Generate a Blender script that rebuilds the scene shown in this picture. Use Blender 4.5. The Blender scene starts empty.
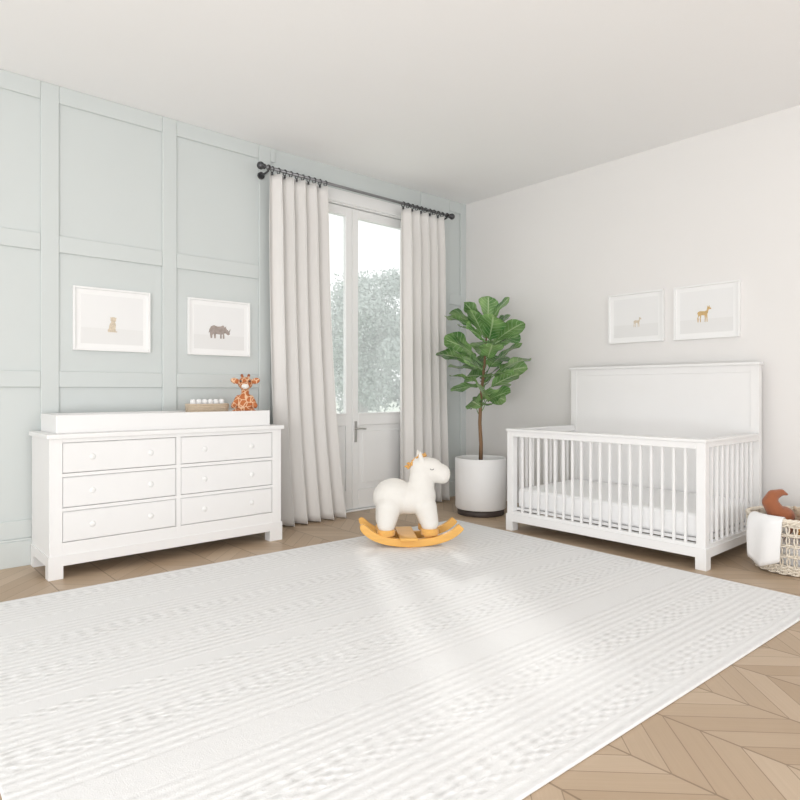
import bpy, bmesh, math, random
from mathutils import Vector, Matrix, Euler
random.seed(7)
scene = bpy.context.scene
scene.view_settings.view_transform = 'Standard'
scene.view_settings.look = 'None'
scene.view_settings.exposure = 0.0

# ------------------------------------------------------------------ materials
class NT:
    def __init__(s, name):
        s.m = bpy.data.materials.new(name); s.m.use_nodes = True
        s.t = s.m.node_tree; s.n = s.t.nodes; s.l = s.t.links
        s.b = s.n['Principled BSDF']
    def node(s, typ, **kw):
        n = s.n.new(typ)
        for k, v in kw.items(): setattr(n, k, v)
        return n
    def set(s, sock, val):
        if isinstance(val, bpy.types.NodeSocket): s.l.new(val, sock)
        else: sock.default_value = val
    def math(s, op, a, b=0.0, c=0.0):
        n = s.node('ShaderNodeMath', operation=op)
        s.set(n.inputs[0], a); s.set(n.inputs[1], b); s.set(n.inputs[2], c)
        return n.outputs[0]
    def coord(s, kind='Object'):
        return s.node('ShaderNodeTexCoord').outputs[kind]
    def noise(s, scale, detail=4, vec=None, rough=0.5):
        n = s.node('ShaderNodeTexNoise'); n.inputs['Scale'].default_value = scale
        n.inputs['Detail'].default_value = detail; n.inputs['Roughness'].default_value = rough
        s.l.new(vec if vec is not None else s.coord(), n.inputs['Vector'])
        return n.outputs['Fac']
    def mapping(s, vec, scale=(1,1,1)):
        n = s.node('ShaderNodeMapping'); n.inputs['Scale'].default_value = scale
        s.l.new(vec, n.inputs['Vector']); return n.outputs[0]
    def mix(s, fac, a, b):
        n = s.node('ShaderNodeMix', data_type='RGBA')
        s.set(n.inputs[0], fac)
        s.set(n.inputs[6], (*a, 1) if isinstance(a, tuple) else a)
        s.set(n.inputs[7], (*b, 1) if isinstance(b, tuple) else b)
        return n.outputs[2]
    def bump(s, h, strength=0.2, dist=0.01):
        n = s.node('ShaderNodeBump'); n.inputs['Strength'].default_value = strength
        n.inputs['Distance'].default_value = dist
        s.l.new(h, n.inputs['Height']); s.l.new(n.outputs[0], s.b.inputs['Normal'])

def simple(name, col, rough=0.5, var=0.03, nscale=8, bump=0.0, bscale=200, bdist=0.002, metal=0.0, sheen=0.0, vecscale=None):
    t = NT(name)
    v = t.coord()
    if vecscale: v = t.mapping(v, vecscale)
    f = t.noise(nscale, 3, v)
    dark = tuple(max(0, c*(1-var)) for c in col); light = tuple(min(1, c*(1+var)) for c in col)
    t.set(t.b.inputs['Base Color'], t.mix(f, dark, light))
    t.b.inputs['Roughness'].default_value = rough
    t.b.inputs['Metallic'].default_value = metal
    if sheen: t.b.inputs['Sheen Weight'].default_value = sheen
    if bump: t.bump(t.noise(bscale, 4, v), bump, bdist)
    return t.m

M = {}
M['wall_green'] = simple('wall_paint_sage', (0.620, 0.658, 0.650), 0.6, 0.010, 2, 0.05, 300)
M['wall_grey'] = simple('wall_paint_warm_white', (0.825, 0.810, 0.795), 0.65, 0.010, 2, 0.05, 300)
M['ceiling'] = simple('ceiling_paint', (0.92, 0.92, 0.92), 0.8, 0.01, 2)
M['white_paint'] = simple('white_lacquer', (0.85, 0.845, 0.84), 0.38, 0.012, 5)
M['white_trim'] = simple('white_trim_paint', (0.86, 0.86, 0.855), 0.4, 0.01, 5)
M['drawer'] = simple('white_lacquer_drawer', (0.84, 0.835, 0.83), 0.38, 0.012, 5)
M['fabric_white'] = simple('white_cotton', (0.88, 0.88, 0.88), 0.9, 0.02, 30, 0.25, 400, 0.002, sheen=0.2)
M['curtain'] = simple('linen_curtain', (0.79, 0.772, 0.75), 0.9, 0.03, 60, 0.15, 500, 0.001, vecscale=(1, 1, 0.15))
M['dark_metal'] = simple('pewter_metal', (0.10, 0.10, 0.105), 0.35, 0.05, 20, metal=0.8)
M['rod_metal'] = simple('brushed_steel', (0.28, 0.28, 0.29), 0.35, 0.05, 20, metal=0.7)
M['nickel'] = simple('satin_nickel', (0.55, 0.54, 0.52), 0.3, 0.04, 20, metal=0.9)
M['honey'] = simple('honey_wood', (0.80, 0.44, 0.11), 0.45, 0.12, 6, 0.1, 60, 0.002, vecscale=(1, 8, 8))
M['plush_white'] = simple('cream_plush', (0.79, 0.765, 0.72), 0.95, 0.02, 40, 0.10, 260, 0.001)
M['mane'] = simple('mustard_yarn', (0.78, 0.42, 0.11), 0.9, 0.15, 40, 0.4, 120, 0.003, sheen=0.3)
M['black'] = simple('dark_thread', (0.08, 0.06, 0.05), 0.5, 0.1)
M['pot'] = simple('white_ceramic', (0.84, 0.835, 0.83), 0.45, 0.015, 10, 0.12, 60, 0.002)
M['pot_base'] = simple('dark_walnut_stand', (0.06, 0.045, 0.04), 0.5, 0.2, 20)
M['soil'] = simple('potting_soil', (0.07, 0.05, 0.035), 0.95, 0.4, 60, 0.8, 90, 0.01)
M['bark'] = simple('brown_bark', (0.22, 0.13, 0.07), 0.85, 0.35, 30, 0.7, 60, 0.005, vecscale=(1, 1, 0.25))
M['rust'] = simple('rust_plush', (0.34, 0.115, 0.05), 0.95, 0.1, 40, 0.5, 150, 0.004, sheen=0.3)
M['orange'] = simple('mustard_plush', (0.72, 0.38, 0.10), 0.95, 0.1, 40, 0.5, 150, 0.004, sheen=0.3)
M['wicker'] = simple('pale_wicker', (0.80, 0.73, 0.62), 0.7, 0.10, 50, 0.3, 120, 0.002)
M['rope'] = simple('tan_cotton_rope', (0.60, 0.49, 0.37), 0.85, 0.14, 60, 0.4, 200, 0.002)
M['outside'] = simple('lawn', (0.50, 0.55, 0.47), 0.95, 0.12, 1.5)
M['foliage_out'] = simple('garden_foliage', (0.45, 0.51, 0.48), 0.9, 0.22, 0.5)  # kept pale so the colour itself carries the washed-out haze
M['trunk_out'] = simple('garden_bark', (0.40, 0.38, 0.36), 0.9, 0.2, 5)
M['frame'] = simple('white_picture_frame', (0.88, 0.88, 0.875), 0.4, 0.01, 5)

def glass_mat():
    t = NT('window_glass')
    n = t.noise(1.0, 1)
    tr = t.node('ShaderNodeBsdfTransparent'); tr.inputs[0].default_value = (0.98, 0.985, 0.985, 1)
    gl = t.node('ShaderNodeBsdfGlossy'); gl.inputs['Roughness'].default_value = 0.02
    tl = t.node('ShaderNodeBsdfTranslucent'); tl.inputs[0].default_value = (0.92, 0.93, 0.94, 1)
    mx = t.node('ShaderNodeMixShader'); mx2 = t.node('ShaderNodeMixShader')
    t.set(mx.inputs[0], t.math('MULTIPLY_ADD', n, 0.02, 0.04))
    t.l.new(tr.outputs[0], mx.inputs[1]); t.l.new(gl.outputs[0], mx.inputs[2])
    mx2.inputs[0].default_value = 0.17  # translucent share puts a milky veil in the panes, imitating outdoor haze
    t.l.new(mx.outputs[0], mx2.inputs[1]); t.l.new(tl.outputs[0], mx2.inputs[2])
    t.l.new(mx2.outputs[0], t.n['Material Output'].inputs['Surface'])
    return t.m
M['glass'] = glass_mat()

def floor_mat():
    t = NT('oak_chevron_floor')
    sep = t.node('ShaderNodeSeparateXYZ'); t.l.new(t.coord(), sep.inputs[0])
    x, y = sep.outputs[0], sep.outputs[1]
    W = 0.62
    u = t.math('DIVIDE', x, W)
    k = t.math('FLOOR', u); f = t.math('SUBTRACT', u, k)
    a = t.math('ABSOLUTE', t.math('SUBTRACT', f, 0.5))
    v = t.math('DIVIDE', t.math('ADD', y, t.math('MULTIPLY', a, W)), 0.13)
    vid = t.math('FLOOR', v); vf = t.math('SUBTRACT', v, vid)
    side = t.math('GREATER_THAN', f, 0.5)
    cx = t.math('ADD', t.math('MULTIPLY', k, 2.0), side)
    cmb = t.node('ShaderNodeCombineXYZ'); t.set(cmb.inputs[0], cx); t.set(cmb.inputs[1], vid)
    wn = t.node('ShaderNodeTexWhiteNoise', noise_dimensions='2D'); t.l.new(cmb.outputs[0], wn.inputs['Vector'])
    cm2 = t.node('ShaderNodeCombineXYZ'); t.set(cm2.inputs[0], t.math('MULTIPLY', x, 3.0)); t.set(cm2.inputs[1], t.math('MULTIPLY', v, 7.0)); t.set(cm2.inputs[2], t.math('MULTIPLY', wn.outputs[0], 9.0))
    gr = t.noise(1.5, 5, cm2.outputs[0])
    col = t.mix(wn.outputs[0], (0.45, 0.325, 0.215), (0.58, 0.45, 0.325))
    col = t.mix(t.math('MULTIPLY', gr, 0.38), col, (0.33, 0.23, 0.145))
    g1 = t.math('LESS_THAN', vf, 0.035)
    g2 = t.math('LESS_THAN', a, 0.006); g3 = t.math('GREATER_THAN', a, 0.494)
    g = t.math('MAXIMUM', g1, t.math('MAXIMUM', g2, g3))
    col = t.mix(t.math('MULTIPLY', g, 0.6), col, (0.14, 0.09, 0.05))
    t.set(t.b.inputs['Base Color'], col)
    t.b.inputs['Roughness'].default_value = 0.42
    return t.m
M['floor'] = floor_mat()

def rug_mat():
    t = NT('white_textured_rug')
    sep = t.node('ShaderNodeSeparateXYZ'); t.l.new(t.coord(), sep.inputs[0])
    x, y = sep.outputs[0], sep.outputs[1]
    wob = t.math('MULTIPLY', t.noise(9.0, 3), 0.010)
    yy = t.math('ADD', y, wob)
    band = t.math('FRACT', t.math('MULTIPLY', yy, 3.1))
    band2 = t.math('FRACT', t.math('MULTIPLY', yy, 1.27))
    rows = t.math('SINE', t.math('MULTIPLY', yy, 150.0))
    dash = t.math('SINE', t.math('MULTIPLY', x, 75.0))
    dia = t.math('MULTIPLY', t.math('SINE', t.math('MULTIPLY', t.math('ADD', yy, t.math('MULTIPLY', x, 0.5)), 90.0)), t.math('SINE', t.math('MULTIPLY', t.math('SUBTRACT', yy, t.math('MULTIPLY', x, 0.5)), 90.0)))
    s1 = t.math('LESS_THAN', band, 0.24)
    s2 = t.math('GREATER_THAN', band, 0.80)
    s4 = t.math('GREATER_THAN', band2, 0.30)
    s3 = t.math('SUBTRACT', 1.0, t.math('MAXIMUM', s1, s2))
    h = t.math('ADD', t.math('MULTIPLY', dia, s1), t.math('MULTIPLY', t.math('MULTIPLY', rows, dash), s2))
    h = t.math('ADD', t.math('MULTIPLY', h, s4), t.math('MULTIPLY', rows, t.math('MULTIPLY', s3, 0.50)))
    n3 = t.noise(30, 4); n1 = t.noise(2.4, 3); n2 = t.noise(220, 3)
    mr = t.node('ShaderNodeMapRange'); mr.inputs[1].default_value = 0.34; mr.inputs[2].default_value = 0.62
    mr.inputs[3].default_value = 0.12
    t.l.new(n3, mr.inputs[0])
    msk = t.math('MULTIPLY', mr.outputs[0], t.math('MULTIPLY', n1, 1.6))
    wear = t.math('MULTIPLY', h, msk)
    hh = t.math('ADD', t.math('MULTIPLY', wear, 0.9), t.math('ADD', t.math('MULTIPLY', n2, 0.5), t.math('MULTIPLY', n3, 0.5)))
    c = t.mix(t.math('MULTIPLY_ADD', wear, -1.1, 0.28), (0.860, 0.858, 0.855), (0.70, 0.697, 0.692))
    t.set(t.b.inputs['Base Color'], c)
    t.b.inputs['Roughness'].default_value = 0.95
    t.bump(hh, 0.5, 0.007)
    return t.m
M['rug'] = rug_mat()

def leaf_mat():
    t = NT('fiddle_leaf')
    uv = t.node('ShaderNodeUVMap'); sep = t.node('ShaderNodeSeparateXYZ'); t.l.new(uv.outputs[0], sep.inputs[0])
    u, v = sep.outputs[0], sep.outputs[1]
    au = t.math('ABSOLUTE', t.math('SUBTRACT', u, 0.5))
    mid = t.math('LESS_THAN', au, 0.035)
    lat = t.math('FRACT', t.math('MULTIPLY', t.math('SUBTRACT', v, t.math('MULTIPLY', au, 0.5)), 7.0))
    lat = t.math('MULTIPLY', t.math('LESS_THAN', lat, 0.14), 0.6)
    m = t.math('MAXIMUM', mid, lat)
    n = t.noise(5.0, 2)
    mr = t.node('ShaderNodeMapRange'); mr.inputs[1].default_value = 0.35; mr.inputs[2].default_value = 0.65
    t.l.new(n, mr.inputs[0])
    col = t.mix(mr.outputs[0], (0.07, 0.19, 0.05), (0.27, 0.44, 0.16))
    col = t.mix(t.math('MULTIPLY', m, 0.7), col, (0.55, 0.68, 0.40))
    t.set(t.b.inputs['Base Color'], col)
    t.b.inputs['Roughness'].default_value = 0.26
    t.bump(lat, -0.3, 0.004)
    return t.m
M['leaf'] = leaf_mat()

def spots_mat():
    t = NT('giraffe_plush')
    vo = t.node('ShaderNodeTexVoronoi', feature='DISTANCE_TO_EDGE'); vo.inputs['Scale'].default_value = 24
    t.l.new(t.coord(), vo.inputs['Vector'])
    f = t.math('GREATER_THAN', vo.outputs['Distance'], 0.07)
    t.set(t.b.inputs['Base Color'], t.mix(f, (0.80, 0.55, 0.36), (0.52, 0.17, 0.06)))
    t.b.inputs['Roughness'].default_value = 0.95
    t.bump(t.noise(180, 3), 0.4, 0.003)
    return t.m
M['spots'] = spots_mat()

def print_mat():
    t = NT('art_print_paper')
    sep = t.node('ShaderNodeSeparateXYZ'); t.l.new(t.coord(), sep.inputs[0])
    z = sep.outputs[2]
    g = t.math('LESS_THAN', t.math('ADD', z, t.math('MULTIPLY', t.noise(6, 2), 0.01)), -0.055)
    col = t.mix(g, (0.84, 0.84, 0.838), (0.80, 0.798, 0.792))
    t.set(t.b.inputs['Base Color'], col); t.b.inputs['Roughness'].default_value = 0.6
    return t.m
M['print'] = print_mat()
M['mat_board'] = simple('white_mat_board', (0.89, 0.89, 0.885), 0.8, 0.01, 5)
M['art_tan'] = simple('ink_tan', (0.62, 0.43, 0.20), 0.8, 0.35, 60)
M['art_pale'] = simple('ink_pale_brown', (0.66, 0.57, 0.45), 0.8, 0.4, 80)
M['art_grey'] = simple('ink_grey_brown', (0.38, 0.32, 0.29), 0.8, 0.45, 40)

# ------------------------------------------------------------------ helpers
COL = scene.collection
def link(o):
    COL.objects.link(o); return o
def tag(o, label=None, category=None, group=None, kind=None):
    if label: o['label'] = label
    if category: o['category'] = category
    if group: o['group'] = group
    if kind: o['kind'] = kind
    return o
def empty(name, loc, rotz=0.0, label=None, category=None, group=None, kind=None):
    e = bpy.data.objects.new(name, None); e.empty_display_size = 0.1
    e.location = loc; e.rotation_euler = (0, 0, rotz); link(e)
    tag(e, label, category, group, kind); return e
def finish(name, bm, mat, parent=None, org=(0,0,0), smooth=False, loc=None):
    bmesh.ops.translate(bm, verts=bm.verts, vec=-Vector(org))
    bmesh.ops.recalc_face_normals(bm, faces=bm.faces)
    me = bpy.data.meshes.new(name); bm.to_mesh(me); bm.free()
    if smooth:
        for p in me.polygons: p.use_smooth = True
    me.materials.append(mat)
    o = bpy.data.objects.new(name, me); link(o)
    if parent: o.parent = parent
    else: o.location = org if loc is None else loc
    if parent and loc is not None: o.location = loc
    return o
def bevel(o, w=0.004, seg=2):
    m = o.modifiers.new('bevel', 'BEVEL'); m.width = w; m.segments = seg; m.limit_method = 'ANGLE'; m.angle_limit = math.radians(40)
    return o
def addbox(bm, x0, x1, y0, y1, z0, z1):
    vs = [bm.verts.new((x, y, z)) for z in (z0, z1) for x, y in ((x0,y0),(x1,y0),(x1,y1),(x0,y1))]
    for f in ((0,3,2,1),(4,5,6,7),(0,1,5,4),(1,2,6,5),(2,3,7,6),(3,0,4,7)):
        bm.faces.new([vs[i] for i in f])
def boxes(name, bl, mat, parent=None, org=(0,0,0), bev=0.003):
    bm = bmesh.new()
    for b in bl: addbox(bm, *b)
    o = finish(name, bm, mat, parent, org)
    if bev: bevel(o, bev)
    return o
def lathe_bm(bm, prof, c=(0,0,0), n=48):
    rings = []
    for r, z in prof:
        rings.append([bm.verts.new((c[0]+r*math.cos(2*math.pi*i/n), c[1]+r*math.sin(2*math.pi*i/n), c[2]+z)) for i in range(n)])
    for a, b in zip(rings[:-1], rings[1:]):
        for i in range(n):
            bm.faces.new((a[i], a[(i+1)%n], b[(i+1)%n], b[i]))
    bm.faces.new(list(reversed(rings[0]))); bm.faces.new(rings[-1])
def tube_bm(bm, pts, rad, n=8, closed=False):
    pts = [Vector(p) for p in pts]
    N = len(pts); rings = []
    up = Vector((0, 0, 1))
    for i, p in enumerate(pts):
        if closed: d = pts[(i+1)%N] - pts[i-1]
        else: d = pts[min(i+1, N-1)] - pts[max(i-1, 0)]
        d.normalize()
        u = up if abs(d.z) < 0.95 else Vector((1, 0, 0))
        a = d.cross(u).normalized(); b = a.cross(d).normalized()
        r = rad[i] if isinstance(rad, (list, tuple)) else rad
        rings.append([bm.verts.new(p + a*r*math.cos(2*math.pi*j/n) + b*r*math.sin(2*math.pi*j/n)) for j in range(n)])
    rng = range(N) if closed else range(N-1)
    for i in rng:
        A, B = rings[i], rings[(i+1)%N]
        for j in range(n):
            bm.faces.new((A[j], A[(j+1)%n], B[(j+1)%n], B[j]))
    if not closed:
        bm.faces.new(list(reversed(rings[0]))); bm.faces.new(rings[-1])
def ell_bm(bm, c, r, rot=(0,0,0), seg=24):
    m = Matrix.Translation(c) @ Euler(rot).to_matrix().to_4x4() @ Matrix.Diagonal((*( (r,r,r) if not isinstance(r, tuple) else r), 1))
    bmesh.ops.create_uvsphere(bm, u_segments=seg, v_segments=seg//2+2, radius=1, matrix=m)
def blob(name, ells, mat, parent=None, org=(0,0,0), voxel=0.008, smooth_it=6, loc=None):
    bm = bmesh.new()
    for e in ells: ell_bm(bm, *e)
    o = finish(name, bm, mat, parent, org, True, loc)
    m = o.modifiers.new('remesh', 'REMESH'); m.mode = 'VOXEL'; m.voxel_size = voxel; m.use_smooth_shade = True
    s = o.modifiers.new('smooth', 'SMOOTH'); s.iterations = smooth_it; s.factor = 0.6
    return o
def caps(c0, c1, r0, r1, n=7):
    c0 = Vector(c0); c1 = Vector(c1)
    return [(tuple(c0.lerp(c1, i/(n-1))), r0+(r1-r0)*i/(n-1)) for i in range(n)]

XW, YW, H = 5.20, 4.75, 3.23
# ------------------------------------------------------------------ room
fl = boxes('floor', [(-2.5, XW+0.15, -2.5, YW+0.15, -0.1, 0.0)], M['floor'], bev=0); tag(fl, kind='structure')
ce = boxes('ceiling', [(-2.5, XW+0.15, -2.5, YW+0.15, H, H+0.1)], M['ceiling'], bev=0); tag(ce, kind='structure')
DX0, DX1, DZ = 2.87, 4.41, 2.93
wn = boxes('wall_north', [(-2.5, DX0, YW, YW+0.15, 0, H), (DX1, XW, YW, YW+0.15, 0, H), (DX0, DX1, YW, YW+0.15, DZ, H)], M['wall_green'], bev=0); tag(wn, kind='structure')
we = boxes('wall_east', [(XW, XW+0.15, -2.5, YW+0.15, 0, H)], M['wall_grey'], bev=0); tag(we, kind='structure')
tb = 0.016
stiles = [(0.992+0.815*k, 0.992+0.815*k+0.112) for k in range(-4, 3)]
bl = []
for a, b in stiles: bl.append((a, b, YW-tb, YW, 0.18, H))
bl.append((4.51, 4.93, YW-tb, YW, 0.18, H)); bl.append((5.11, XW, YW-tb, YW, 0.18, H))
trm = []
xs = [-2.5] + [v for s in stiles for v in s] + [2.78]
RZ = ((0.18, 0.30), (1.175, 1.285), (2.094, 2.21), (3.11, H))
for i in range(0, len(xs)-1, 2):
    a, b = xs[i], xs[i+1]
    if b-a < 0.02: continue
    for z0, z1 in RZ: trm.append((a, b, YW-tb, YW, z0, z1))
for z0, z1 in RZ: trm.append((4.93, 5.11, YW-tb, YW, z0, z1))
t1 = boxes('trim_1', bl+trm, M['wall_green'], bev=0.006); tag(t1, kind='structure')
bb = boxes('baseboard_north', [(-2.5, DX0-0.10, YW-0.03, YW, 0, 0.165), (-2.5, DX0-0.10, YW-0.024, YW, 0.165, 0.18), (DX1+0.10, XW-0.03, YW-0.03, YW, 0, 0.165), (DX1+0.10, XW-0.03, YW-0.024, YW, 0.165, 0.18)], M['wall_green'], bev=0.003); tag(bb, kind='structure')
be = boxes('baseboard_east', [(XW-0.02, XW, -2.5, YW-0.03, 0, 0.14), (XW-0.014, XW, -2.5, YW-0.03, 0.14, 0.155)], M['white_trim'], bev=0.003); tag(be, kind='structure')

# ------------------------------------------------------------------ french door
door = empty('door_1', (3.64, YW, 0), kind='structure'); o3 = (3.64, YW, 0)
cs = 0.09
boxes('frame', [(DX0-cs, DX0+0.02, YW-0.03, YW, 0, DZ+cs), (DX1-0.02, DX1+cs, YW-0.03, YW, 0, DZ+cs), (DX0+0.02, DX1-0.02, YW-0.03, YW, DZ-0.02, DZ+cs),
                (DX0, DX0+0.03, YW, YW+0.15, 0, DZ), (DX1-0.03, DX1, YW, YW+0.15, 0, DZ), (DX0+0.03, DX1-0.03, YW, YW+0.15, DZ-0.03, DZ), (DX0+0.03, DX1-0.03, YW, YW+0.15, 0, 0.015)],
      M['white_trim'], door, o3, 0.004)
def leaf_door(x0, x1):
    y0, y1 = YW+0.03, YW+0.075
    st = 0.072
    lf = boxes('door_leaf', [(x0, x0+st, y0, y1, 0.02, DZ-0.035), (x1-st, x1, y0, y1, 0.02, DZ-0.035),
        (x0+st, x1-st, y0, y1, DZ-0.12, DZ-0.035), (x0+st, x1-st, y0, y1, 0.82, 0.93), (x0+st, x1-st, y0, y1, 0.02, 0.20),
        (x0+st, x1-st, y0+0.014, y1-0.014, 0.20, 0.82), (x0+st+0.06, x1-st-0.06, y0+0.006, y1-0.014, 0.26, 0.76),
        (x0+st, x1-st, y0-0.012, y0, 0.925, 0.94)], M['white_trim'], door, o3, 0.004)
    boxes('glass', [(x0+st-0.005, x1-st+0.005, y0+0.018, y0+0.024, 0.925, DZ-0.115)], M['glass'], lf, o3, 0)
    return lf
l1 = leaf_door(DX0+0.033, 3.638); l2 = leaf_door(3.642, DX1-0.033)
bm = bmesh.new(); addbox(bm, 3.664, 3.694, YW+0.022, YW+0.03, 0.66, 0.86)
tube_bm(bm, [(3.679, YW+0.025, 0.79), (3.679, YW-0.02, 0.79)], 0.009, 10)
tube_bm(bm, [(3.675, YW-0.02, 0.79), (3.72, YW-0.022, 0.79), (3.77, YW-0.02, 0.785)], 0.008, 10)
hd = finish('door_handle', bm, M['nickel'], l2, o3); bevel(hd, 0.002)

# ------------------------------------------------------------------ curtains
def curtain(xa, xb, xa2, xb2, folds, seed, label):
    e = empty('curtain', ((xa+xb)/2, 4.60, 0), label=label, category='curtain', group='linen curtains at the glass door')
    org = ((xa+xb)/2, 4.60, 0)
    nx, nz = int(folds*24), 50; zt, zb = 2.962, 0.012
    bm = bmesh.new(); g = []
    for j in range(nz+1):
        v = j/nz; z = zt+(zb-zt)*v; row = []
        l = xa+(xa2-xa)*v**2.2; r = xb+(xb2-xb)*v**2.2
        for i in range(nx+1):
            s = i/nx
            ph = 2*math.pi*folds*s + 0.12*math.sin(2*v+seed)*v + 0.15*math.sin(5*s+seed)
            A = (0.058+0.016*v*v)*(0.65+0.35*min(1, v*8)) * (1+0.08*math.sin(7.1*s+seed))
            x = l+(r-l)*s + 0.010*math.sin(2*ph)
            row.append(bm.verts.new((x, 4.60 + A*math.sin(ph), z)))
        g.append(row)
    for j in range(nz):
        for i in range(nx):
            bm.faces.new((g[j][i], g[j][i+1], g[j+1][i+1], g[j+1][i]))
    p = finish('curtain_panel', bm, M['curtain'], e, org, True)
    s = p.modifiers.new('solid', 'SOLIDIFY'); s.thickness = 0.004
    first = None
    n = int(folds*2)
    for k in range(n):
        x = xa+0.02+(xb-xa-0.04)*k/(n-1)
        if first is None:
            bm = bmesh.new()
            tube_bm(bm, [(x, 4.60+0.024*math.cos(a), 2.992+0.024*math.sin(a)) for a in [2*math.pi*q/20 for q in range(20)]], 0.0045, 6, True)
            addbox(bm, x-0.006, x+0.006, 4.594, 4.606, 2.945, 2.968)
            first = finish('curtain_ring', bm, M['dark_metal'], e, org, False); x0 = x
            first['label'] = 'dark metal clip ring'
        else:
            c = first.copy(); c.parent = e; c.location = (x-x0, 0, 0); link(c)
curtain(2.65, 3.225, 2.74, 3.41, 5, 1, 'floor-length off-white linen curtain hanging beside the glass door')
curtain(4.115, 4.70, 4.13, 4.75, 5, 3, 'floor-length off-white linen curtain hanging near the room corner')
er = empty('curtain_rod', (3.69, 4.60, 3.0), label='grey metal curtain rod with round finials above the glass door', category='curtain rod')
oo = (3.69, 4.60, 3.0)
bm = bmesh.new(); tube_bm(bm, [(2.60, 4.60, 3.0), (4.79, 4.60, 3.0)], 0.013, 14); finish('rod', bm, M['rod_metal'], er, oo, True)
for x, sg in ((2.60, -1), (4.79, 1)):
    bm = bmesh.new(); tube_bm(bm, [(x, 4.60, 3.0), (x+sg*0.012, 4.60, 3.0)], 0.022, 14)
    ell_bm(bm, (x+sg*0.038, 4.60, 3.0), 0.032, (0,0,0), 18); finish('finial', bm, M['dark_metal'], er, oo, True)
for x in (2.635, 4.755):
    bm = bmesh.new(); tube_bm(bm, [(x, 4.60, 2.975), (x, 4.65, 2.965), (x, 4.727, 2.965)], 0.009, 10); tube_bm(bm, [(x, 4.716, 2.965), (x, 4.734, 2.965)], 0.03, 16)
    tube_bm(bm, [(x-0.006, 4.60, 3.0), (x+0.006, 4.60, 3.0)], 0.024, 14)
    finish('bracket', bm, M['dark_metal'], er, oo, False)

# ------------------------------------------------------------------ dresser
dx0, dx1, dyf, dyb = 0.935, 2.54, 4.245, 4.715
do = ((dx0+dx1)/2, (dyf+dyb)/2, 0)
dr = empty('dresser', do, label='white six-drawer wooden dresser against the panelled wall', category='dresser')
boxes('dresser_top', [(dx0-0.018, dx1+0.018, dyf-0.02, dyb, 0.857, 0.885)], M['white_paint'], dr, do, 0.004)
rows = [(0.642, 0.832), (0.430, 0.620), (0.218, 0.408)]
cols = [(1.007, 1.716), (1.748, 2.465)]
B0 = 0.078
body = [(dx0, dx0+0.02, dyf, dyb, B0, 0.857), (dx1-0.02, dx1, dyf, dyb, B0, 0.857), (dx0+0.02, dx1-0.02, dyb-0.02, dyb, B0, 0.857),
        (dx0+0.02, dx1-0.02, dyf+0.04, dyb-0.02, 0.10, 0.12),
        (dx0+0.02, 1.007, dyf, dyf+0.03, 0.12, 0.857), (2.465, dx1-0.02, dyf, dyf+0.03, 0.12, 0.857), (1.716, 1.748, dyf, dyf+0.03, 0.12, 0.857),
        (1.72, 1.744, dyf+0.03, dyb-0.02, 0.12, 0.857)]
for c0, c1 in cols:
    for z0, z1 in ((0.832, 0.857), (0.620, 0.642), (0.408, 0.430), (0.12, 0.218)):
        body.append((c0, c1, dyf, dyf+0.03, z0, z1))
boxes('body', body, M['white_paint'], dr, do, 0.001)
boxes('base', [(dx0-0.007, dx1+0.007, dyf-0.007, dyf+0.02, B0, 0.140), (dx0-0.007, dx0+0.02, dyf+0.02, dyb, B0, 0.140), (dx1-0.02, dx1+0.007, dyf+0.02, dyb, B0, 0.140)], M['white_paint'], dr, do, 0)
for lx, lx2 in ((dx0-0.007, dx0+0.075), (dx1-0.10, dx1+0.007)):
    for ly in (dyf-0.007, dyb-0.075):
        boxes('leg', [(lx, lx2, ly, ly+0.075, 0.0, B0)], M['white_paint'], dr, do, 0.0)
knob_me = None
for c0, c1 in cols:
    for z0, z1 in rows:
        g = 0.003
        a, b, p, q = c0+g, c1-g, z0+g, z1-g
        cz = (p+q)/2
        bmx = [(a, b, dyf+0.005, dyf+0.024, p, q),
               (a+0.005, b-0.005, dyf+0.001, dyf+0.005, p+0.005, q-0.005),
               (a+0.01, b-0.01, dyf+0.024, dyb-0.06, p+0.01, p+0.02)]
        d = boxes('drawer', bmx, M['drawer'], dr, do, 0.0012)
        for kx in (a+0.17, b-0.17):
            if knob_me is None:
                bm = bmesh.new(); lathe_bm(bm, [(0.019, 0), (0.0188, 0.0012), (0.0170, 0.0036), (0.013, 0.0058), (0.007, 0.0073), (0.002, 0.0078)], n=28)
                bmesh.ops.rotate(bm, verts=bm.verts, matrix=Matrix.Rotation(math.radians(90), 3, 'X'))
                knob_me = finish('knob', bm, M['white_paint'], d, (0,0,0), True); k = knob_me
            else:
                k = knob_me.copy(); link(k); k.parent = d
            k.location = (kx-do[0], dyf+0.001-do[1], cz-do[2])

tr = boxes('changing_tray', [(0.985, 2.475, 4.30, 4.318, 0.885, 1.0), (0.985, 2.475, 4.682, 4.70, 0.885, 1.0), (0.985, 1.003, 4.318, 4.682, 0.885, 1.0), (2.457, 2.475, 4.318, 4.682, 0.885, 1.0), (1.003, 2.457, 4.318, 4.682, 0.885, 0.9)],
      M['white_paint'], None, (1.73, 4.50, 0.885), 0.003)
tag(tr, 'white wooden changing tray sitting on top of the dresser', 'changing tray')
pad = boxes('changing_pad', [(1.008, 2.452, 4.323, 4.677, 0.9005, 0.95)], M['fabric_white'], None, (1.73, 4.50, 0.9), 0.018)
pad.modifiers['bevel'].segments = 4
tag(pad, 'white cotton changing pad lying in the tray', 'changing pad')

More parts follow.
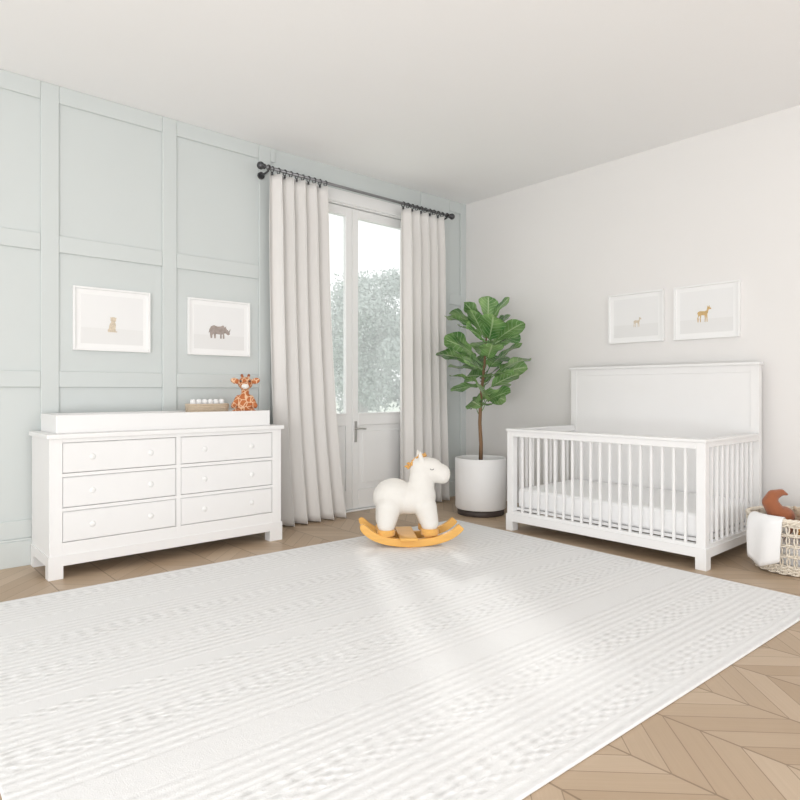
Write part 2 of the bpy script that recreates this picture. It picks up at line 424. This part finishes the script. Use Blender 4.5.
bo = (2.07, 4.53, 0.951)
rb = empty('rope_basket', bo, label='small tan coiled rope basket on the changing pad', category='basket')
bm = bmesh.new()
def oval(r1, r2, z, n=40):
    return [(bo[0]+r1*math.copysign(abs(math.cos(2*math.pi*i/n))**0.7, math.cos(2*math.pi*i/n)), bo[1]+(r2)*math.copysign(abs(math.sin(2*math.pi*i/n))**0.7, math.sin(2*math.pi*i/n)), bo[2]+z) for i in range(n)]
for k in range(8): tube_bm(bm, oval(0.150+0.001*k, 0.083, 0.007+k*0.0128, 60), 0.0075, 8, True)
finish('basket_wall', bm, M['rope'], rb, bo, True)
boxes('basket_bottom', [(bo[0]-0.13, bo[0]+0.13, bo[1]-0.07, bo[1]+0.07, bo[2], bo[2]+0.008)], M['rope'], rb, bo)
for k in range(6):
    x = bo[0]-0.113+k*0.0455
    bm = bmesh.new()
    lathe_bm(bm, [(0.004, 0.0), (0.019, 0.002), (0.022, 0.012), (0.022, 0.108), (0.020, 0.120), (0.014, 0.127), (0.006, 0.129), (0.002, 0.129)], n=20)
    c = finish('rolled_cloth', bm, M['fabric_white'], None, (0,0,0), True, loc=(x, bo[1], bo[2]+0.009))
    tag(c, 'small white rolled cotton cloth standing in the rope basket', 'cloth', 'rolled cloths in the rope basket')

# giraffe plush (sitting)
gi = empty('giraffe_plush', (2.352, 4.475, 0.951), math.radians(-30), 'orange and cream spotted giraffe soft toy sitting on changing pad', 'soft toy')
els = [((0,0.0,0.080),(0.064,0.058,0.080)), ((0.002,-0.002,0.14),(0.046,0.042,0.05)), ((0.004,-0.008,0.195),(0.030,0.030,0.045)),
       ((0.006,-0.024,0.258),(0.056,0.054,0.050)), ((0.008,-0.076,0.240),(0.038,0.036,0.031))]
for s in (-1, 1):
    els += caps((s*0.042,-0.03,0.034),(s*0.066,-0.105,0.030),0.034,0.030,6)
    els += caps((s*0.048,0,0.145),(s*0.080,-0.05,0.085),0.023,0.021,6)
    els += [((0.006+s*0.078,-0.016,0.278),(0.036,0.013,0.024),(0,-s*0.3,0))]
    els += caps((0.006+s*0.020,-0.014,0.298),(0.006+s*0.025,-0.012,0.316),0.010,0.010,4)
blob('body', els, M['spots'], gi, voxel=0.005, smooth_it=3)
for s in (-1, 1):
    bm = bmesh.new(); ell_bm(bm, (0.007+s*0.034,-0.069,0.275), 0.008, (0,0,0), 12); finish('eye', bm, M['black'], gi, smooth=True)
    bm = bmesh.new(); ell_bm(bm, (0.006+s*0.026,-0.012,0.320), 0.012, (0,0,0), 12); finish('horn_tip', bm, M['rust'], gi, smooth=True)
bm = bmesh.new(); ell_bm(bm, (0.008,-0.098,0.236), (0.029,0.018,0.021), (0,0,0), 16); finish('muzzle', bm, M['plush_white'], gi, smooth=True)

# ------------------------------------------------------------------ pictures
DEER = [(.10,0),(.14,0),(.16,.2),(.14,.3),(.22,.42),(.24,.3),(.22,.2),(.25,0),(.29,0),(.28,.22),(.32,.42),(.50,.40),(.52,.2),(.51,0),(.55,0),(.57,.22),(.58,.40),(.62,.2),(.63,0),(.67,0),(.67,.22),(.66,.45),(.70,.55),(.74,.72),(.86,.74),(.90,.78),(.80,.86),(.78,.98),(.73,.88),(.66,.96),(.66,.84),(.62,.68),(.52,.64),(.24,.66),(.12,.62),(.06,.5),(.1,.5),(.13,.4),(.08,.25)]
RHINO = [(.12,0),(.20,0),(.21,.14),(.27,.2),(.29,0),(.37,0),(.37,.2),(.57,.18),(.57,0),(.65,0),(.65,.18),(.70,.2),(.70,0),(.78,0),(.77,.24),(.84,.25),(.92,.18),(1.0,.17),(1.04,.22),(1.03,.30),(1.08,.46),(.98,.34),(.95,.36),(.96,.42),(.92,.39),(.88,.46),(.85,.48),(.86,.58),(.80,.50),(.72,.60),(.60,.54),(.45,.53),(.28,.58),(.14,.52),(.07,.40),(.03,.22),(.08,.28)]
CUB = [(.2,0),(.75,0),(.78,.06),(.68,.08),(.66,.3),(.70,.45),(.66,.60),(.62,.66),(.70,.74),(.70,.86),(.74,.96),(.66,.95),(.60,.98),(.46,.98),(.40,.95),(.32,.96),(.36,.86),(.36,.74),(.42,.66),(.34,.58),(.28,.42),(.26,.25),(.18,.12)]
def picture(loc, rot, w, h, outline, size, mat, label, dx=0, dz=-0.085):
    e = empty('picture', loc, rot, label, 'picture', 'framed animal prints')
    f = 0.014
    boxes('picture_frame', [(-w/2, -w/2+f, -0.03, 0, -h/2, h/2), (w/2-f, w/2, -0.03, 0, -h/2, h/2), (-w/2+f, w/2-f, -0.03, 0, h/2-f, h/2), (-w/2+f, w/2-f, -0.03, 0, -h/2, -h/2+f)], M['frame'], e, bev=0.002)
    boxes('mat_board', [(-w/2+f, w/2-f, -0.014, -0.004, -h/2+f, h/2-f)], M['mat_board'], e, bev=0)
    boxes('print', [(-w/2+0.05, w/2-0.05, -0.0155, -0.014, -h/2+0.05, h/2-0.05)], M['print'], e, bev=0)
    bm = bmesh.new()
    vs = [bm.verts.new(((p[0]-0.5)*size+dx, -0.0165, p[1]*size+dz)) for p in outline]
    fc = bm.faces.new(vs); r = bmesh.ops.extrude_face_region(bm, geom=[fc])
    for v in [g for g in r['geom'] if isinstance(g, bmesh.types.BMVert)]: v.co.y += 0.0008
    finish('animal_drawing', bm, mat, e)
picture((1.45, YW-0.001, 1.657), 0, 0.526, 0.445, CUB, 0.11, M['art_pale'], 'white-framed print of a small pale brown sitting animal', 0.0)
picture((2.268, YW-0.001, 1.657), 0, 0.53, 0.445, RHINO, 0.18, M['art_grey'], 'white-framed print of a grey-brown baby rhinoceros', -0.01)
picture((XW-0.001, 2.728, 1.793), math.radians(-90), 0.51, 0.437, DEER, 0.09, M['art_pale'], 'white-framed print of a small pale spotted fawn', 0.02)
picture((XW-0.001, 2.13, 1.791), math.radians(-90), 0.515, 0.44, DEER, 0.135, M['art_tan'], 'white-framed print of a tan standing fawn', -0.01)

# ------------------------------------------------------------------ crib
cx0, cx1, cy0, cy1 = 4.12, 5.11, 1.695, 3.295
co = ((cx0+cx1)/2, (cy0+cy1)/2, 0)
cr = empty('crib', co, label='white wooden baby crib with tall solid headboard and slatted sides', category='crib')
P = 0.06
boxes('headboard', [(cx1-0.052, cx1-0.012, cy0+P, cy1-P, 1.29, 1.345), (cx1-0.052, cx1-0.012, cy0+P, cy1-P, B0, 0.24),
                    (cx1-0.050, cx1-0.018, cy0+P, cy1-P, 0.24, 1.29),
                    (cx1-0.055, cx1, cy0, cy0+P, B0, 1.345), (cx1-0.055, cx1, cy1-P, cy1, B0, 1.345),
                    (cx1-0.070, cx1+0.01, cy0-0.010, cy1+0.010, 1.345, 1.366)], M['white_paint'], cr, co, 0.002)
sl = []
n = 18
for k in range(n):
    y = cy0+P+ (cy1-cy0-2*P)*(k+1)/(n+1)
    sl.append((cx0+0.018, cx0+0.036, y-0.009, y+0.009, 0.14, 0.80))
boxes('front_panel', sl + [(cx0, cx0+0.055, cy0+P, cy1-P, 0.775, 0.818), (cx0+0.003, cx0+0.05, cy0+P, cy1-P, B0, 0.160),
      (cx0, cx0+0.06, cy0, cy0+P, B0, 0.818), (cx0, cx0+0.06, cy1-P, cy1, B0, 0.818)], M['white_paint'], cr, co, 0.003)
boxes('front_rail', [(cx0-0.010, cx0+0.066, cy0-0.010, cy1+0.010, 0.818, 0.838)], M['white_paint'], cr, co, 0.004)
for ya in (cy0, cy1-0.045):
    s2 = []
    m = 9
    for k in range(m):
        x = cx0+0.06+(cx1-0.06-cx0-0.06)*(k+1)/(m+1)
        s2.append((x-0.009, x+0.009, ya+0.014, ya+0.032, 0.14, 0.80))
    boxes('side_panel', s2 + [(cx0+0.06, cx1-0.06, ya, ya+0.045, 0.785, 0.818), (cx0+0.06, cx1-0.06, ya, ya+0.045, B0, 0.160),
          (cx0+0.066, cx1-0.070, ya-0.006, ya+0.051, 0.818, 0.836)], M['white_paint'], cr, co, 0.003)
boxes('base', [(cx0-0.007, cx0, cy0-0.007, cy1+0.007, B0, 0.136), (cx0, cx1, cy0-0.007, cy0, B0, 0.136), (cx0, cx1, cy1, cy1+0.007, B0, 0.136)], M['white_paint'], cr, co, 0)
boxes('mattress_support', [(cx0+0.056, cx1-0.06, cy0+0.05, cy1-0.05, 0.165, 0.185)], M['white_paint'], cr, co, 0)
for lx, lx2 in ((cx0-0.007, cx0+0.062), (cx1-0.07, cx1)):
    for ly, ly2 in ((cy0-0.007, cy0+0.062), (cy1-0.062, cy1+0.007)):
        boxes('leg', [(lx, lx2, ly, ly2, 0, B0)], M['white_paint'], cr, co, 0.0)
mt = boxes('crib_mattress', [(cx0+0.062, cx1-0.066, cy0+0.056, cy1-0.056, 0.186, 0.345)], M['fabric_white'], None, (co[0], co[1], 0.186), 0.03)
mt.modifiers['bevel'].segments = 5
tag(mt, 'white fitted-sheet crib mattress lying inside the crib', 'mattress')

# ------------------------------------------------------------------ rug
bm = bmesh.new(); addbox(bm, -1.83, 1.83, -1.42, 1.42, 0.001, 0.013)
rug = finish('rug', bm, M['rug'], None, (0,0,0)); rug.location = (2.18, 2.48, 0); rug.rotation_euler = (0, 0, math.radians(-2.0)); bevel(rug, 0.005)
tag(rug, 'large white woven area rug with raised striped pattern', 'rug')

# ------------------------------------------------------------------ potted fiddle leaf fig
po = (4.49, 3.905, 0)
pl = empty('potted_fiddle_leaf_fig', po, label='fiddle leaf fig tree in a white cylindrical pot', category='plant')
bm = bmesh.new(); lathe_bm(bm, [(0.205, 0.055), (0.232, 0.057), (0.238, 0.07), (0.240, 0.515), (0.236, 0.525), (0.222, 0.525), (0.216, 0.515), (0.214, 0.46), (0.18, 0.45)], po, 64)
pot = finish('pot', bm, M['pot'], pl, po, True); bevel(pot, 0.002)
bm = bmesh.new(); lathe_bm(bm, [(0.215, 0.0), (0.218, 0.004), (0.218, 0.052), (0.21, 0.0548)], po, 64); finish('pot_stand', bm, M['pot_base'], pl, po, True)
bm = bmesh.new(); lathe_bm(bm, [(0.212, 0.462), (0.212, 0.478), (0.12, 0.488), (0.02, 0.492)], po, 40); finish('soil', bm, M['soil'], pl, po, True)
def RV(r, f, z): return (0.747*r+0.665*f, -0.665*r+0.747*f, z)
trunk = [(0,0,0.48),(0.004,0.0,0.65),(-0.008,0.004,0.85),(0.0,0.0,1.05),(0.012,-0.008,1.2),(0.028,-0.022,1.4),(0.04,-0.03,1.6),(0.05,-0.04,1.82)]
bm = bmesh.new(); tube_bm(bm, [Vector(p)+Vector(po) for p in trunk], [0.020,0.018,0.017,0.016,0.015,0.012,0.009,0.005], 12)
finish('trunk', bm, M['bark'], pl, po, True)
random.seed(37)
bm = bmesh.new(); uvl = bm.loops.layers.uv.new('UVMap')
prof = [0.10,0.46,0.62,0.66,0.70,0.84,0.97,1.0,0.90,0.62,0.10]
def trunk_at(z):
    z = max(0.9, min(1.8, z)); q = (z-0.9)/0.9
    return Vector((0.05*q, -0.04*q, z))
def add_leaf(base, d, L, roll):
    nv, nu = len(prof)-1, 6
    yaw = math.atan2(d.y, d.x); pitch = math.asin(max(-1, min(1, d.z)))
    mat = Matrix.Translation(base) @ Matrix.Rotation(yaw, 4, 'Z') @ Matrix.Rotation(-pitch, 4, 'Y') @ Matrix.Rotation(roll, 4, 'X')
    droop = random.uniform(0.05, 0.30); fold = random.uniform(0.04, 0.16); wv = random.uniform(0, 6)
    grid = []
    for j in range(nv+1):
        v = j/nv; w = prof[j]*L*0.40; row = []
        for i in range(nu+1):
            u = i/nu; s = (u-0.5)*2
            x = 0.02+v*L; y = s*w*(1+0.05*math.sin(v*16+wv))
            z = -droop*L*v*v + fold*w*abs(s) + 0.012*math.sin(v*12+wv+(2 if s > 0 else 0))*abs(s)
            row.append(bm.verts.new(mat @ Vector((x, y, z))))
        grid.append(row)
    for j in range(nv):
        for i in range(nu):
            f = bm.faces.new((grid[j][i], grid[j][i+1], grid[j+1][i+1], grid[j+1][i])); f.smooth = True
            for lp, (a, b) in zip(f.loops, ((i,j),(i+1,j),(i+1,j+1),(i,j+1))): lp[uvl].uv = (a/nu, b/nv)
    t0 = trunk_at(base.z-0.10)
    mid_ = (t0+base)/2+Vector((0,0,-0.015))
    tube_bm(bm, [t0, mid_, base, mat @ Vector((0.03,0,0))], [0.005,0.004,0.0035,0.003], 5)
NL = 42
CC = Vector(RV(0.03, 0, 0))
for k in range(NL):
    zz = 1-2*(k+0.5)/NL
    an = k*2.39996
    rr = math.sqrt(1-zz*zz)
    sc = random.uniform(0.78, 1.05)
    wid = 0.42 if zz > -0.2 else 0.41
    tip = Vector((rr*math.cos(an)*wid*sc, rr*math.sin(an)*wid*sc, 1.55+zz*0.54*sc))+CC
    axis = trunk_at(tip.z*0.70+0.36)
    d = (tip-axis)
    d.z += random.uniform(-0.04, 0.18)
    d.normalize()
    L = random.uniform(0.27, 0.35)
    L = min(L, max(0.23, (tip-axis).length*0.95))
    add_leaf(tip-d*L, d, L, random.uniform(-1.0, 1.0))
me = bpy.data.meshes.new('foliage'); bm.to_mesh(me); bm.free(); me.materials.append(M['leaf'])
fo = bpy.data.objects.new('foliage', me); link(fo); fo.parent = pl

# ------------------------------------------------------------------ rocking horse
rh = empty('rocking_horse', (3.185, 3.46, 0.013), math.radians(-36), 'cream plush rocking horse on honey wooden rockers on the rug', 'rocking horse')
els = [((-0.13,0,0.345),(0.155,0.135,0.140)), ((-0.01,0,0.330),(0.165,0.125,0.115)), ((0.07,0,0.345),(0.120,0.115,0.130))]
els += [(c, (r, r*0.88, r)) for c, r in caps((0.080,0,0.42),(0.080,0,0.54),0.100,0.082,5)]
els += [(c, (r, r*0.90, r)) for c, r in caps((0.080,0,0.560),(0.160,0,0.548),0.088,0.084,5)]
els += [(c, (r*0.9, r*0.98, r)) for c, r in caps((0.160,0,0.540),(0.235,0,0.512),0.080,0.074,5)]
els += [((0.242,0,0.500),(0.056,0.072,0.062)), ((0.20,0,0.505),(0.060,0.066,0.060))]
for s in (-1, 1):
    els += caps((-0.17,s*0.075,0.28),(-0.190,s*0.088,0.165),0.092,0.070,6)
    els += caps((0.10,s*0.068,0.28),(0.130,s*0.084,0.165),0.086,0.068,6)
    els += caps((0.072,s*0.052,0.620),(0.062,s*0.064,0.680),0.025,0.012,6)
blob('body', els, M['plush_white'], rh, voxel=0.008, smooth_it=5)
for s in (-1, 1):
    for x in (-0.192, 0.132):
        bm = bmesh.new(); lathe_bm(bm, [(0.062, 0.078), (0.066, 0.084), (0.067, 0.110), (0.063, 0.122), (0.03, 0.13)], (x, s*0.086, 0), 28)
        finish('hoof', bm, M['mane'], rh, smooth=True)
bm = bmesh.new(); random.seed(5)
for k in range(34):
    q = k/34
    a = Vector((0.115-0.135*q, random.uniform(-0.016, 0.016), 0.645-0.095*q**1.5))
    d = Vector((random.uniform(-0.02, 0.01)-0.014, random.uniform(-0.03, 0.03), random.uniform(-0.004, 0.016)))
    tube_bm(bm, [a, a+d*0.6+Vector((0,0,0.012)), a+d], [0.009, 0.010, 0.007], 6)
finish('mane', bm, M['mane'], rh, smooth=True)
for s in (-1, 1):
    bm = bmesh.new(); tube_bm(bm, [(0.150+0.013*math.cos(q), s*(0.0795-0.003*abs(math.cos(q))), 0.562-0.009*math.sin(q)) for q in [math.pi*i/8 for i in range(9)]], 0.0022, 6); finish('eye', bm, M['black'], rh, smooth=True)
    bm = bmesh.new(); ell_bm(bm, (0.290, s*0.030, 0.518), (0.005,0.006,0.004), (0,0,0), 10); finish('nostril', bm, M['bark'], rh, smooth=True)
def rocker(s):
    bm = bmesh.new(); N = 60; secs = []
    for i in range(N+1):
        x = -0.40+0.78*i/N; q = x/0.40
        zc = 0.085*abs(q)**2+0.065*abs(q)**6
        sl_ = (2*0.085/0.40*abs(q)+6*0.065/0.40*abs(q)**5)*math.copysign(1, q) if q else 0
        nrm = Vector((-sl_, 0, 1)).normalized()
        e = max(0.0, (abs(q)-0.91)/0.10)
        hgt = 0.056*math.sqrt(max(0.05, 1-min(1, e)**2))
        cz = zc+0.028*nrm.z; cxx = x+0.028*nrm.x
        p = Vector((cxx, 0, cz))-nrm*hgt/2; t = Vector((cxx, 0, cz))+nrm*hgt/2
        secs.append([bm.verts.new((p.x, s*0.13-0.02, p.z)), bm.verts.new((p.x, s*0.13+0.02, p.z)), bm.verts.new((t.x, s*0.13+0.02, t.z)), bm.verts.new((t.x, s*0.13-0.02, t.z))])
    for a, b in zip(secs[:-1], secs[1:]):
        for j in range(4): bm.faces.new((a[j], a[(j+1)%4], b[(j+1)%4], b[j]))
    bm.faces.new(secs[0]); bm.faces.new(list(reversed(secs[-1])))
    bevel(finish('rocker', bm, M['honey'], rh), 0.006, 3)
rocker(-1); rocker(1)
boxes('footrest', [(-0.10, 0.03, -0.205, 0.205, 0.056, 0.078)], M['honey'], rh, bev=0.008)
boxes('crossbar', [(-0.24, -0.15, -0.11, 0.11, 0.060, 0.080), (0.09, 0.17, -0.11, 0.11, 0.060, 0.080)], M['honey'], rh, bev=0.004)

# ------------------------------------------------------------------ wicker basket with toys
wo = (4.60, 1.335, 0)
wb = empty('wicker_basket', wo, label='round pale woven wicker basket filled with soft toys beside crib', category='basket')
wb.scale = (1, 1, 0.95)
def wr(z): return 0.215+0.05*math.sin(min(1, z/0.36)*math.pi*0.60)
bm = bmesh.new(); NS = 40
def weave(z):
    for k in (0, 1):
        pts = []
        for i in range(NS*4):
            a = 2*math.pi*i/(NS*4)
            r = wr(z)+0.007*math.cos(a*NS/2+math.pi*k)
            pts.append((wo[0]+r*math.cos(a), wo[1]+r*math.sin(a), z+k*0.010))
        tube_bm(bm, pts, 0.0052, 6, True)
for z in (0.012, 0.034, 0.056, 0.130, 0.200, 0.270, 0.330, 0.350): weave(z)
finish('basket_weave', bm, M['wicker'], wb, wo, True)
bm = bmesh.new()
for i in range(NS):
    for sg in (-1, 1):
        a = 2*math.pi*i/NS
        tube_bm(bm, [(wo[0]+wr(z)*math.cos(a+sg*0.035*math.sin((z-0.06)*44)), wo[1]+wr(z)*math.sin(a+sg*0.035*math.sin((z-0.06)*44)), z) for z in [0.01+0.0175*q for q in range(21)]], 0.0048, 5)
finish('basket_stakes', bm, M['wicker'], wb, wo, True)
bm = bmesh.new()
for o_ in (0, 1, 2):
    tube_bm(bm, [(wo[0]+(wr(0.36)+0.008*math.cos(18*a+o_*2.1))*math.cos(a), wo[1]+(wr(0.36)+0.008*math.cos(18*a+o_*2.1))*math.sin(a), 0.366+0.008*math.sin(18*a+o_*2.1)) for a in [2*math.pi*i/120 for i in range(120)]], 0.008, 6, True)
finish('basket_rim', bm, M['wicker'], wb, wo, True)
bm = bmesh.new(); lathe_bm(bm, [(0.2, 0.004), (0.2, 0.014)], wo, 40); finish('basket_bottom', bm, M['wicker'], wb, wo)
bm = bmesh.new(); g = []
a0 = math.radians(160)
path = [(0.16,0.25),(0.19,0.31),(0.222,0.362),(0.252,0.375),(0.283,0.362),(0.296,0.32),(0.300,0.26),(0.302,0.20),(0.302,0.145),(0.302,0.09)]
for j, (r, z) in enumerate(path):
    row = []
    for i in range(31):
        s = i/30; a = a0+(s-0.5)*0.90*(1-0.02*j)
        rr = r+(0.006*math.sin(s*9+0.3*j) if j > 4 else 0)
        row.append(bm.verts.new((wo[0]+rr*math.cos(a), wo[1]+rr*math.sin(a), z+(0.09*(0.5-abs(s-0.45)) *-1 if j > 7 else 0))))
    g.append(row)
for j in range(len(path)-1):
    for i in range(30): bm.faces.new((g[j][i], g[j][i+1], g[j+1][i+1], g[j+1][i]))
bk = finish('baby_blanket', bm, M['fabric_white'], None, wo, True)
s = bk.modifiers.new('sub', 'SUBSURF'); s.levels = 1; s.render_levels = 1
s = bk.modifiers.new('solid', 'SOLIDIFY'); s.thickness = 0.006
tag(bk, 'white baby blanket draped over the basket rim', 'blanket')
W0 = Vector(wo)
t = blob('plush_whale', [((0,0,0.10),(0.080,0.08,0.09)), (RV(0.02,0,0.15),(0.080,0.07,0.065))] + caps(RV(-0.02,0,0.17),RV(-0.065,0,0.24),0.056,0.046,6) + caps(RV(-0.065,0,0.24),RV(-0.045,0.0,0.285),0.046,0.036,6) + caps(RV(-0.045,0,0.285),RV(0.01,0.0,0.305),0.036,0.022,6) + caps(RV(0.01,0,0.305),RV(0.050,0.0,0.290),0.022,0.008,5),
     M['rust'], None, (0,0,0), 0.006, 5, loc=tuple(W0+Vector(RV(-0.075,0.03,0.185))))
tag(t, 'rust-brown soft toy with curved tail in wicker basket', 'soft toy')
t = blob('plush_fox', [((0,0,0.08),(0.075,0.07,0.08)), (RV(0,-0.01,0.165),(0.066,0.055,0.054)), (RV(-0.03,-0.05,0.155),(0.026,0.022,0.02)), (RV(-0.038,0,0.222),(0.015,0.012,0.028)), (RV(0.038,0,0.222),(0.015,0.012,0.028))],
     M['orange'], None, (0,0,0), 0.006, 3, loc=tuple(W0+Vector(RV(0.040,-0.090,0.195))))
tag(t, 'mustard-orange fox-like soft toy lying in wicker basket', 'soft toy')
t = blob('plush_bear', [((0,0,0.07),(0.07,0.07,0.08)), ((0.0,0.0,0.145),(0.05,0.05,0.045)), ((-0.03,0.035,0.185),(0.016,0.012,0.016)), ((0.01,-0.04,0.185),(0.016,0.012,0.016))],
     M['rope'], None, (0,0,0), 0.006, 3, loc=tuple(W0+Vector(RV(0.11,0.09,0.19))))
tag(t, 'beige bear-like soft toy sitting in wicker basket', 'soft toy')
bm = bmesh.new(); lathe_bm(bm, [(0.14, 0.016), (0.165, 0.03), (0.185, 0.08), (0.185, 0.14), (0.17, 0.17), (0.1, 0.182), (0.02, 0.182)], wo, 40)
fb = finish('folded_blanket', bm, M['fabric_white'], None, wo, True); tag(fb, 'white blanket bundled in the bottom of the wicker basket', 'blanket')

# ------------------------------------------------------------------ outdoors
gr = boxes('ground', [(-20, 60, YW+0.2, 70, -0.3, -0.2)], M['outside'], bev=0); tag(gr, kind='structure')
random.seed(11)
def leafcloud(bm, cl, n, smin, smax):
    for _ in range(n):
        c, cr_ = random.choice(cl)
        d = Vector((random.gauss(0,1), random.gauss(0,1), random.gauss(0,1))).normalized()
        p = c+d*cr_*random.uniform(0.45, 1.05)
        s = random.uniform(smin, smax)
        q = Vector((random.gauss(0,1), random.gauss(0,1), random.gauss(0,1))).normalized(); q2 = q.cross(d).normalized()
        bm.faces.new([bm.verts.new(p+q*s), bm.verts.new(p+q2*s*0.6), bm.verts.new(p-q*s), bm.verts.new(p-q2*s*0.6)])
def garden_tree(x, y, h, r):
    e = empty('garden_tree', (x, y, -0.2), label='pale green leafy garden tree outside the glass door', category='tree', group='garden trees outside')
    bm = bmesh.new(); tube_bm(bm, [(0,0,0),(0.1,0,h*0.3),(0,0.1,h*0.75)], [0.2,0.15,0.06], 8); finish('trunk', bm, M['trunk_out'], e, smooth=True)
    bm = bmesh.new(); cl = []
    for _ in range(34):
        cr_ = random.uniform(0.20, 0.42)*r; z = random.uniform(h*0.22, h-cr_)
        rad = (r-cr_)*math.sqrt(random.random())*(1.0 if z < h*0.6 else 0.75); an = random.uniform(0, 6.28)
        cl.append((Vector((rad*math.cos(an), rad*math.sin(an), z)), cr_))
    leafcloud(bm, cl, 24000, 0.03, 0.075)
    finish('foliage', bm, M['foliage_out'], e)
for k, h in ((-1, 5.0), (0, 5.3), (1, 4.4)):
    garden_tree(12.4+0.747*4.9*k, 15.8-0.665*4.9*k, h, 2.2)
bm = bmesh.new(); cl = []
for k in range(90):
    u = -9+18*k/89
    cl.append((Vector((0.747*u+random.uniform(-.3,.3), -0.665*u+random.uniform(-.3,.3), random.uniform(0.6, 4.0))), random.uniform(0.6, 1.0)))
leafcloud(bm, cl, 40000, 0.06, 0.12)
hg = finish('garden_hedge', bm, M['foliage_out'], None, (0,0,0), loc=(15.2, 19.2, -0.2))
tag(hg, 'pale green leafy hedge growing outside behind the trees', 'hedge', kind='stuff')

# ------------------------------------------------------------------ light
w = bpy.data.worlds.new('world'); scene.world = w; w.use_nodes = True
bg = w.node_tree.nodes['Background']; bg.inputs[0].default_value = (0.985, 0.99, 1.0, 1); bg.inputs[1].default_value = 1.34
def area(name, loc, target, sx, sy, power, col=(1, 1, 1)):
    l = bpy.data.lights.new(name, 'AREA'); l.shape = 'RECTANGLE'; l.size = sx; l.size_y = sy; l.energy = power; l.color = col
    o = bpy.data.objects.new(name, l); link(o); o.location = loc
    o.rotation_euler = (Vector(target)-Vector(loc)).to_track_quat('-Z', 'Y').to_euler(); return o
area('ceiling_fill', (-1.9, -0.9, 0.9), (3.8, 2.2, 3.8), 3.5, 1.6, 145, (1, 0.998, 0.99))  # added fill lamp aimed up to brighten the ceiling, no actual window
sl = bpy.data.lights.new('sun', 'SUN'); sl.energy = 1.5; sl.angle = math.radians(4); sl.color = (1, 0.985, 0.96)
so = bpy.data.objects.new('sun', sl); link(so); so.rotation_euler = Vector((-1.3, -2.4, -1.9)).to_track_quat('-Z', 'Y').to_euler()
# ------------------------------------------------------------------ camera
cam = bpy.data.cameras.new('camera'); cam.lens = 28.2; cam.sensor_width = 36; cam.shift_y = -0.01125; cam.clip_start = 0.05
c = bpy.data.objects.new('camera', cam); link(c); c.location = (0, 0, 1.15); c.rotation_euler = (math.radians(90), 0, math.radians(-41.65))
scene.camera = c
